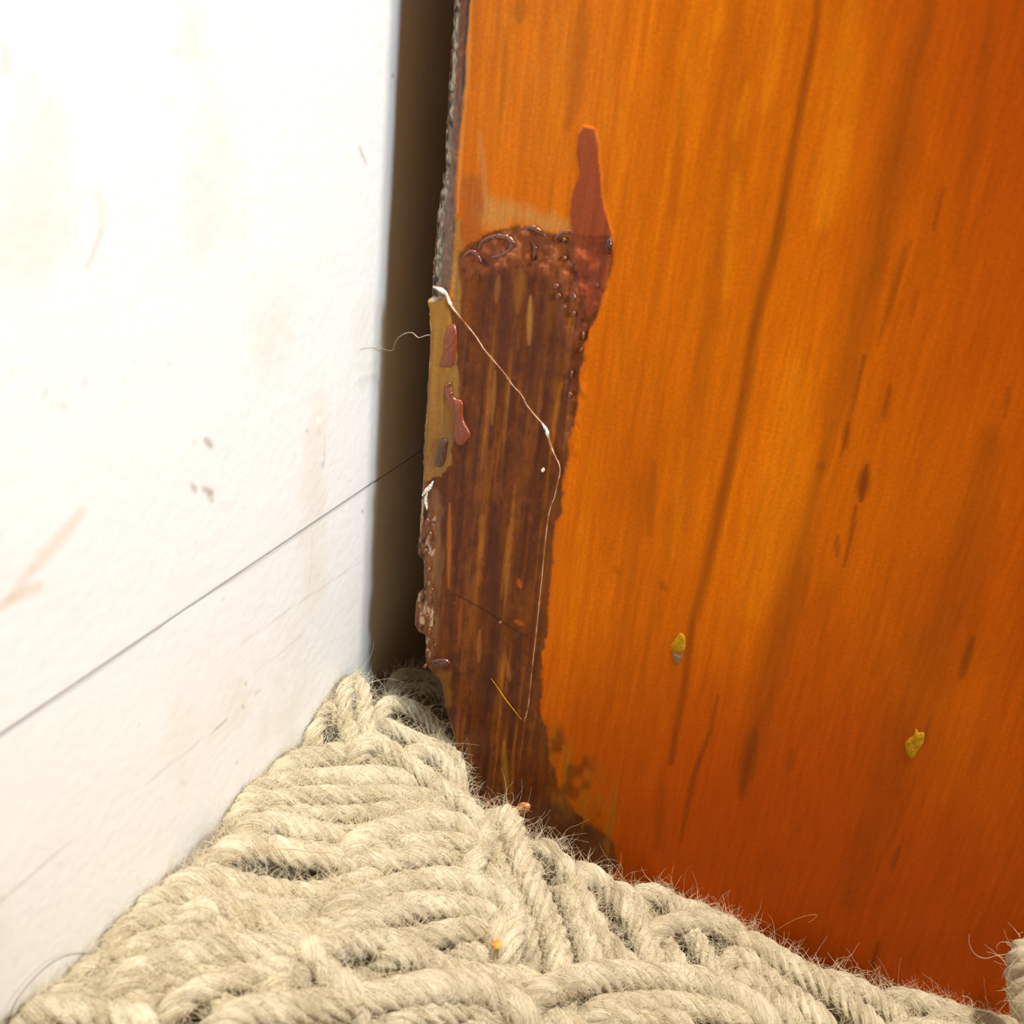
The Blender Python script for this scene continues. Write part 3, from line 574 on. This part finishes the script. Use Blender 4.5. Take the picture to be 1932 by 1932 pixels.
# ------------------------------------------------------------------ wool rug
def zsurf(x, y):
    zz = -0.045 - 0.026 * float(sstep(0.0, 0.11, np.array(x))) - 0.006 * float(sstep(-0.04, 0.0, np.array(y))) * float(sstep(0.0, .03, np.array(x)))
    zz -= 0.006 * float(sstep(0.005, 0.03, np.array(y)))
    return zz
def on_rug(u, v, lift):
    r = ray(u, v); t = 0.10
    t = 0.05; P_ = CAM + r / np.linalg.norm(r) * t; d = r / np.linalg.norm(r)
    for _ in range(4000):
        P_ = CAM + d * t
        if P_[2] <= zsurf(P_[0], P_[1]) + lift: break
        t += 0.0002
    return P_
rug = empty('wool_rug', (0.15, -0.15, FLOOR_Z)); tag(rug, 'shaggy cream wool rug of thick twisted yarn heaped against wall and cabinet', 'rug')
bpy.context.view_layer.update()
fuzz_src = []
def yarn_mesh(path, r0, nply=4, pitch=0.0135, seg=28, seed=0, fluff=1.0, amp=0.34):
    path = smooth_path(path, 0.00045)
    res = 0.00045 if seg > 20 else 0.0008
    d = np.r_[0, np.cumsum(np.linalg.norm(np.diff(path, axis=0), axis=1))]; n = max(12, int(d[-1] / res)); sN = np.linspace(0, d[-1], n)
    path = np.stack([np.interp(sN, d, path[:, c]) for c in range(3)], -1)
    for _ in range(6): path[1:-1] = (path[:-2] + path[1:-1] * 2 + path[2:]) / 4
    t, N_, B_ = frames(path)
    a = np.linspace(0, 2 * np.pi, seg, endpoint=False)
    A, S = np.meshgrid(a, sN)
    tw = -2 * np.pi / pitch
    ph = A + tw * S + 0.5 * (fbm(S * 60, S * 0 + seed, 2, seed) - 0.5)
    lob = np.abs(np.cos(nply / 2 * ph)) ** 0.65
    am = amp * (0.30 + 1.0 * vnoise(S * 70 + seed, S * 0, seed + 5))
    rr = r0 * (0.79 + 0.20 * (vnoise(S * 90, S * 0 + seed, seed + 1) - 0.3)) * (1 - am + am * 1.25 * lob)
    rr *= 1 + 0.07 * (vnoise(S * 900, ph * 3, seed + 2) - 0.5)
    e = np.minimum(sN, sN[-1] - sN) / (r0 * 1.3); rr *= np.sqrt(1 - (1 - np.clip(e, 0, 1)) ** 2)[:, None] * 0.98 + 0.02
    V = path[:, None] + rr[..., None] * (np.cos(A)[..., None] * N_[:, None] + np.sin(A)[..., None] * B_[:, None])
    i = np.arange(n - 1)[:, None] * seg; jj = np.arange(seg)[None]; j2 = (jj + 1) % seg
    Fq = np.stack([i + jj, i + j2, i + seg + j2, i + seg + jj], -1).reshape(-1, 4)
    yv = np.stack([S + seed * 0.37, r0 * np.cos(ph * 1.0), r0 * np.sin(ph * 1.0)], -1)
    return V.reshape(-1, 3), Fq, yv.reshape(-1, 3), (path, t, N_, B_, r0, fluff)
def lay(pts, lift, dive=(1, 1)):
    q_ = []
    for i, p_ in enumerate(pts):
        l = lift + (p_[2] if len(p_) > 2 else 0)
        q_.append(on_rug(p_[0], p_[1], l * 0.001))
    q_ = np.array(q_)
    # tuck the ends down into the heap
    if dive[0]:
        d = nrm(q_[0] - q_[1]); q_ = np.vstack([q_[0] + d * 0.004 + np.array([0, 0, -0.007]), q_])
    if dive[1]:
        d = nrm(q_[-1] - q_[-2]); q_ = np.vstack([q_, q_[-1] + d * 0.004 + np.array([0, 0, -0.007])])
    return q_
Y_ = [  # (centre line in the photograph, radius mm, lift mm, plies)
 # in the gap behind the board corner
 ([(716, 1350), (735, 1330), (757, 1330), (789, 1344), (822, 1374), (846, 1412), (862, 1450)], 2.4, 0.5, 4),
 ([(690, 1360), (733, 1372), (764, 1388), (801, 1404), (845, 1425)], 2.3, -0.5, 4),
 ([(750, 1285), (775, 1278), (810, 1284), (850, 1300)], 2.6, -1, 4), ([(745, 1312), (775, 1300), (826, 1312), (860, 1340)], 2.4, -2, 4),
 ([(770, 1430), (800, 1424), (835, 1440), (862, 1480)], 2.6, 1, 3),
 # loop leaning on the wall, and the tuft beside it
 ([(668, 1425), (652, 1370, 1), (648, 1325, 4), (655, 1296, 5), (670, 1286, 5), (684, 1302, 5), (688, 1335, 4), (690, 1370, 3), (702, 1412, 1)], 2.2, 1.5, 3),
 ([(588, 1400), (602, 1355, 2), (625, 1338, 3), (648, 1362, 2), (668, 1405, 1)], 2.8, 0.5, 3),
 # long diagonal strand
 ([(678, 1416), (712, 1408), (760, 1438), (806, 1470), (852, 1504), (890, 1535), (912, 1570), (906, 1610), (890, 1640)], 2.8, 3.5, 4),
 # the heap, top to bottom
 ([(525, 1475), (560, 1442), (620, 1426), (680, 1430), (740, 1442)], 3.2, 1, 3),
 ([(445, 1520), (500, 1492), (560, 1474), (640, 1470), (720, 1468), (785, 1480), (820, 1502)], 2.8, 1, 4),
 ([(448, 1545), (500, 1516), (565, 1508), (640, 1502), (720, 1500), (800, 1508), (850, 1520)], 2.8, 1.2, 4),
 ([(452, 1565), (490, 1545), (545, 1532), (610, 1540), (690, 1536), (770, 1528), (850, 1528)], 2.7, 0, 4),
 ([(462, 1572), (520, 1556), (590, 1572), (664, 1580), (742, 1560), (820, 1542)], 2.8, 2.2, 4),
 ([(658, 1608), (710, 1574), (785, 1556), (850, 1556), (882, 1574)], 2.9, 3.0, 4),
 ([(690, 1615), (750, 1596), (820, 1592), (878, 1600)], 2.5, 2, 4),
 ([(420, 1612), (480, 1600), (560, 1612), (650, 1620), (740, 1628), (800, 1615)], 2.9, 2.2, 4),
 ([(385, 1640), (440, 1612), (500, 1605)], 2.6, 1, 3),
 ([(370, 1655), (430, 1636), (500, 1642), (580, 1646), (660, 1642)], 2.4, -4.0, 3),
 ([(800, 1625), (850, 1622), (900, 1640), (940, 1665)], 2.2, 1, 4),
 ([(640, 1716), (700, 1690), (770, 1668), (840, 1664), (905, 1678), (950, 1704), (969, 1745), (958, 1788)], 3.1, 4.5, 4),
 ([(640, 1762), (690, 1736), (760, 1714), (830, 1706), (890, 1714), (930, 1740), (940, 1778)], 3.1, 4.0, 4),
 ([(600, 1790), (660, 1778), (720, 1778), (790, 1772), (850, 1758), (915, 1756)], 2.8, 3.2, 3),
 ([(330, 1676), (400, 1660), (460, 1672), (520, 1684), (580, 1690), (640, 1680), (700, 1662)], 2.6, 1.0, 3),
 ([(252, 1718), (310, 1698), (380, 1698), (450, 1704), (520, 1716), (590, 1716), (650, 1702)], 2.6, 1.0, 3),
 ([(355, 1735), (410, 1716), (460, 1728), (520, 1750), (580, 1762), (640, 1758)], 2.8, 3.0, 3),
 ([(215, 1778), (262, 1745), (325, 1734), (390, 1742), (440, 1758)], 2.8, 1.5, 3),
 ([(240, 1808), (305, 1776), (370, 1768), (430, 1782), (480, 1788)], 2.8, 2.0, 3),
 ([(225, 1865), (285, 1830), (355, 1806), (425, 1798), (495, 1798), (570, 1788)], 3.3, 3.0, 3),
 ([(140, 1852), (190, 1822), (245, 1804), (300, 1800)], 2.8, 1.0, 3),
 ([(70, 1908), (130, 1880), (200, 1856), (265, 1842)], 3.0, 1.0, 3),
 ([(210, 1898), (280, 1868), (350, 1850), (420, 1836), (480, 1820)], 3.0, 1.5, 3),
 ([(325, 1905), (375, 1872), (435, 1850), (490, 1838), (540, 1828)], 2.3, 3.5, 2),
 ([(-30, 1940), (50, 1916), (125, 1906), (200, 1916), (265, 1935)], 3.1, 2.5, 3),
 ([(240, 1925), (300, 1898), (365, 1888), (420, 1895)], 2.8, 1.0, 3),
 ([(415, 1935), (490, 1908), (600, 1898), (700, 1884), (780, 1868), (850, 1860), (910, 1868), (958, 1890), (990, 1920)], 3.1, 4.5, 4),
 ([(582, 1790), (605, 1822), (632, 1850), (662, 1880)], 3.0, 5.0, 2),
 ([(510, 1880), (540, 1855), (585, 1832)], 3.3, 2.0, 3),
 ([(735, 1802), (795, 1812), (850, 1836), (920, 1850), (1000, 1862)], 3.0, 2.4, 4),
 ([(600, 1858), (674, 1846), (750, 1844), (820, 1850)], 2.5, -1.5, 3),
 ([(865, 1798), (930, 1812), (985, 1848), (1005, 1880)], 2.7, 1.0, 4),
 
 ([(740, 1935), (810, 1915), (880, 1908), (985, 1920)], 2.8, 2.0, 4),
 ([(560, 1940), (640, 1925), (720, 1925)], 2.8, 1.0, 4),
 # strands running down from the board
 ([(955, 1545), (975, 1600), (1005, 1675), (1035, 1745), (1052, 1800), (1062, 1850)], 3.2, 3.5, 4),
 ([(926, 1548), (930, 1600), (950, 1660), (985, 1720), (1000, 1790)], 2.8, 0.5, 3),
 ([(945, 1700), (975, 1750), (990, 1810), (1010, 1850)], 2.4, -4.0, 3),
 ([(1020, 1600), (1055, 1625), (1085, 1670), (1110, 1722), (1145, 1780), (1185, 1825)], 2.9, 3.0, 2),
 ([(1065, 1690), (1088, 1740), (1108, 1790), (1125, 1835)], 2.8, 2.0, 4),
 ([(1030, 1610), (1062, 1680), (1080, 1760), (1098, 1830)], 2.3, -4.5, 3),
 ([(1100, 1650), (1142, 1680), (1182, 1722), (1212, 1768), (1230, 1820)], 3.0, 2.4, 4),
 ([(1160, 1680), (1195, 1700), (1215, 1740), (1235, 1790)], 2.6, 0.5, 4), ([(1215, 1690), (1255, 1702), (1290, 1730)], 2.8, 1.0, 4),
 ([(1235, 1760), (1285, 1742), (1330, 1738), (1372, 1758), (1412, 1785)], 2.7, 4.0, 3),
 ([(1295, 1715), (1345, 1730), (1390, 1758)], 2.6, 1.5, 3),
 ([(1240, 1770), (1262, 1795), (1282, 1835)], 2.6, 2.0, 4), ([(1290, 1760), (1318, 1785), (1345, 1836)], 2.6, 2.0, 4), ([(1365, 1840), (1378, 1810), (1396, 1792)], 2.4, 1.5, 4),
 ([(1410, 1785), (1455, 1806), (1505, 1836), (1555, 1864), (1602, 1898), (1645, 1940)], 3.2, 3.5, 4),
 ([(1400, 1810), (1440, 1845), (1500, 1890), (1555, 1935)], 3.0, 2.0, 4), ([(1400, 1850), (1450, 1885), (1500, 1935)], 2.8, 1.0, 3),
 ([(1560, 1852), (1615, 1866), (1665, 1898), (1705, 1940)], 2.9, 2.0, 4), ([(1680, 1888), (1740, 1894), (1800, 1912), (1840, 1945)], 2.8, 1.0, 3),
 'TUFT',
 ([(1780, 1925), (1840, 1927), (1890, 1938), (1940, 1955)], 2.9, 1.5, 3), ([(1700, 1945), (1780, 1950), (1860, 1965)], 2.9, 2.0, 4),
 ([(1005, 1885), (1070, 1856), (1150, 1842), (1235, 1846), (1310, 1854), (1380, 1878), (1440, 1920)], 3.3, 4.5, 4),
 ([(1125, 1912), (1200, 1900), (1280, 1898), (1350, 1908), (1400, 1935)], 2.8, 2.8, 4),
 ([(1000, 1905), (1040, 1925), (1090, 1945)], 2.8, 1.0, 3), ([(1140, 1925), (1210, 1922), (1280, 1930)], 2.4, 2.5, 2),
 ([(880, 1935), (950, 1932), (1030, 1945)], 2.6, 0.5, 3),
]
for si, rec in enumerate(Y_):
    if rec == 'TUFT':       # end of yarn standing up against the board
        r_, ply = 3.4, 3; pth = np.array([hit(u, v, 1, y_) for u, v, y_ in [(1950, 1775, -.0038), (1936, 1800, -.0045), (1931, 1840, -.0055), (1934, 1885, -.007), (1945, 1940, -.009)]])
    else:
        pts, r_, lift, ply = rec; pth = lay(pts, lift)
        nb_ = pth[:, 0] > 0.03; pth[nb_, 1] = np.minimum(pth[nb_, 1], -0.0015)
    V_, F_, yv, fz = yarn_mesh(pth, r_ * 0.001, {2: 3, 3: 5, 4: 6}[ply], {2: 0.0150, 3: 0.0155, 4: 0.0165}[ply], seed=si + 1)
    # nothing may poke through the wall
    V_[:, 0] = np.maximum(V_[:, 0], 0.0004)
    o = mesh_obj('yarn_strand', V_, F_, M_wool, attrs={'yarn': ('FLOAT_VECTOR', yv)}); under(o, rug); fuzz_src.append(fz)
# the deeper pile under them, which nobody could count
Vs, Fs, Ys, off = [], [], [], 0
for i in range(1500):
    x0 = random.uniform(0.004, 0.30); y0 = random.uniform(-0.30, 0.0) if i % 6 else random.uniform(0.0, 0.05)
    if y0 > -0.004 and x0 > 0.012: y0 -= 0.03 if x0 > .02 else 0
    L_ = random.uniform(0.012, 0.022); an = random.gauss(-0.15, 0.5); z0 = zsurf(x0, y0) - random.uniform(0.0045, 0.0075)
    pu, pv = proj(np.array([[x0, y0, z0]])); seen = (-60 < pu[0] < 1990) and (pv[0] < 1975)
    if seen and i > 520: continue
    dz_ = 0.0 if seen else random.uniform(0.003, 0.0075)
    ps = []
    for tt_ in np.linspace(-1, 1, 5):
        px = x0 + math.cos(an) * L_ * tt_; py = y0 + math.sin(an) * L_ * tt_ + 0.003 * tt_ ** 2
        px = max(px, 0.0035); py = min(py, -0.0035) if x0 > 0.011 else py
        if x0 <= 0.011: px = min(px, 0.0115) if py > -0.005 else px
        ps.append((px, py, max(FLOOR_Z + 0.004, dz_ + zsurf(px, py) - 0.0085 - 0.004 * tt_ ** 2 + random.uniform(-.001, .001))))
    V_, F_, yv, fz = yarn_mesh(np.array(ps), random.uniform(0.0024, 0.0030), 6 if i % 2 else 5, 0.016, seg=18, seed=100 + i)
    V_[:, 0] = np.maximum(V_[:, 0], 0.0004)
    Vs.append(V_); Fs.append(F_ + off); Ys.append(yv); off += len(V_)
o = mesh_obj('deep_pile', np.vstack(Vs), np.vstack(Fs), M_wool, attrs={'yarn': ('FLOAT_VECTOR', np.vstack(Ys))}); under(o, rug); o['kind'] = 'stuff'
# woven backing following the heap
xs_ = np.linspace(0.001, 0.32, 50); ys_ = np.linspace(-0.32, 0.06, 60); V = []; 
for yy in ys_:
    for xx in xs_: V.append((xx, yy, max(zsurf(xx, yy) - 0.0145, FLOOR_Z + 0.0012)))
nb = len(V); V += [(a, b, FLOOR_Z + 0.0002) for a, b, c in V]; Fb = []
for i in range(59):
    for j_ in range(49):
        a = i * 50 + j_; Fb.append((a, a + 1, a + 51, a + 50)); Fb.append((nb + a + 50, nb + a + 51, nb + a + 1, nb + a))
for i in range(59):
    a = i * 50; Fb.append((a, a + 50, nb + a + 50, nb + a)); a += 49; Fb.append((a + 50, a, nb + a, nb + a + 50))
for j_ in range(49):
    a = j_; Fb.append((a + 1, a, nb + a, nb + a + 1)); a += 59 * 50; Fb.append((a, a + 1, nb + a + 1, nb + a))
V = np.array(V)
# keep the backing out of the board standing on it
inb = (V[:, 0] > 0.012) & (V[:, 1] > -0.004); V[inb, 2] = np.minimum(V[inb, 2], FLOOR_Z + 0.0006)
o = mesh_obj('rug_backing', V, Fb, plain('wool_backing', (0.38, 0.30, 0.19), 0.9, 0.8, 500)); under(o, rug)

# fuzz: fine loose fibres standing off the yarn
def fibres(n, lmin, lmax, r0, curl, lo=0):
    Vs, Fs, off = [], [], 0
    wts = np.array([len(f[0]) * f[5] for f in fuzz_src], float); wts /= wts.sum()
    pick = rng.choice(len(fuzz_src), n, p=wts); K = 8; seg = 3
    for pi in pick:
        path, t, N_, B_, r_, _ = fuzz_src[pi]
        i = rng.integers(3, len(path) - 3); a = rng.random() * 2 * np.pi
        nn = np.cos(a) * N_[i] + np.sin(a) * B_[i]
        if nn[2] < -0.3: nn = -nn
        p0 = path[i] + nn * r_ * 0.80
        d = nrm(nn * rng.uniform(0.2, 1.0) + t[i] * rng.normal() * 0.8 + rng.normal(size=3) * 0.25)
        L_ = rng.uniform(lmin, lmax); ax = nrm(rng.normal(size=3)); st = L_ / (K - 1); ps = [p0]; k_ = rng.normal() * curl
        for _ in range(K - 1):
            ang = k_ * st; d = nrm(d + np.cross(ax, d) * ang + rng.normal(size=3) * 0.10); ps.append(ps[-1] + d * st)
        ps = np.array(ps); ps[:, 0] = np.maximum(ps[:, 0], 0.0005)
        if path[i][1] < 0: ps[:, 1] = np.minimum(ps[:, 1], -0.0006)
        V_, F_ = tube(ps, r0 * np.linspace(1.1, 0.35, K), seg); Vs.append(V_); Fs.append(F_ + off); off += len(V_)
    return np.vstack(Vs), np.vstack(Fs)
V1, F1 = fibres(22000, 0.0018, 0.0055, 0.000040, 350); V2, F2 = fibres(2600, 0.004, 0.011, 0.000030, 300)
o = mesh_obj('loose_fuzz', np.vstack([V1, V2]), np.vstack([F1, F2 + len(V1)]), M_fuzz); under(o, rug); o['kind'] = 'stuff'

# ------------------------------------------------------------------ stray hairs and crumbs
def hair(name, pts3, r, mat, label, cat='fibre'):
    V_, F_ = tube(smooth_path(np.array(pts3), 0.0004), r, 6)
    c = V_.mean(0); o = mesh_obj(name, V_ - c, F_, mat); o.location = c; tag(o, label, cat); return o
hl = [(690, 657), (712, 654), (727, 660), (741, 661), (745, 648), (752, 637), (765, 629), (778, 628), (790, 637), (803, 633), (812, 632)]
hp = [hit(u, v, 0, 0.0015 + (GAP - 0.0018) * max(0, (u - 735) / 75.0)) for u, v in hl]
hair('wool_fibre', hp, 0.00008, M_hair, 'thin pale wavy fibre bridging the dark gap between white wall and cabinet')
hair('hair', [hit(u, v, 0, 0.0012) for u, v in [(14, 1932), (24, 1900), (45, 1868), (75, 1835), (105, 1812), (135, 1801), (172, 1799)]], 0.00007, M_haird, 'long dark hair arching over the bottom of the white baseboard', 'hair')
hair('hair', [on_rug(u, v, 0.0075) for u, v in [(420, 1632), (450, 1615), (490, 1606), (540, 1602), (590, 1608), (625, 1609)]], 0.00006, M_hairb, 'fine brown hair lying across the yarn in the left heap', 'hair')
hair('wool_fibre', [hit(u, v, 1, -0.0012) for u, v in [(1440, 1772), (1470, 1752), (1500, 1735), (1530, 1726), (1542, 1728), (1530, 1738), (1525, 1740)]], 0.00006, M_hairb, 'faint hooked brown fibre on the lower cabinet board above the rug edge')
hair('wool_fibre', [hit(u, v, 1, -0.0012) for u, v in [(1829, 1762), (1828, 1776), (1834, 1793), (1845, 1804), (1862, 1808), (1880, 1803), (1902, 1800)]], 0.00006, M_hair, 'curved tan fibre on the cabinet board near the right edge')
p0 = on_rug(938, 1782, 0.0066); cr_v = []; 
import bmesh
bm = bmesh.new(); bmesh.ops.create_icosphere(bm, subdivisions=2, radius=0.0008)
for v_ in bm.verts: v_.co *= 0.7 + 0.6 * random.random()
me = bpy.data.meshes.new('wood_crumb'); bm.to_mesh(me); bm.free(); me.materials.append(plain('orange_crumb', (0.70, 0.35, 0.06), 0.5))
o = bpy.data.objects.new('wood_crumb', me); col.objects.link(o); o.location = p0; tag(o, 'tiny orange crumb caught at the end of the big yarn loop', 'crumb')
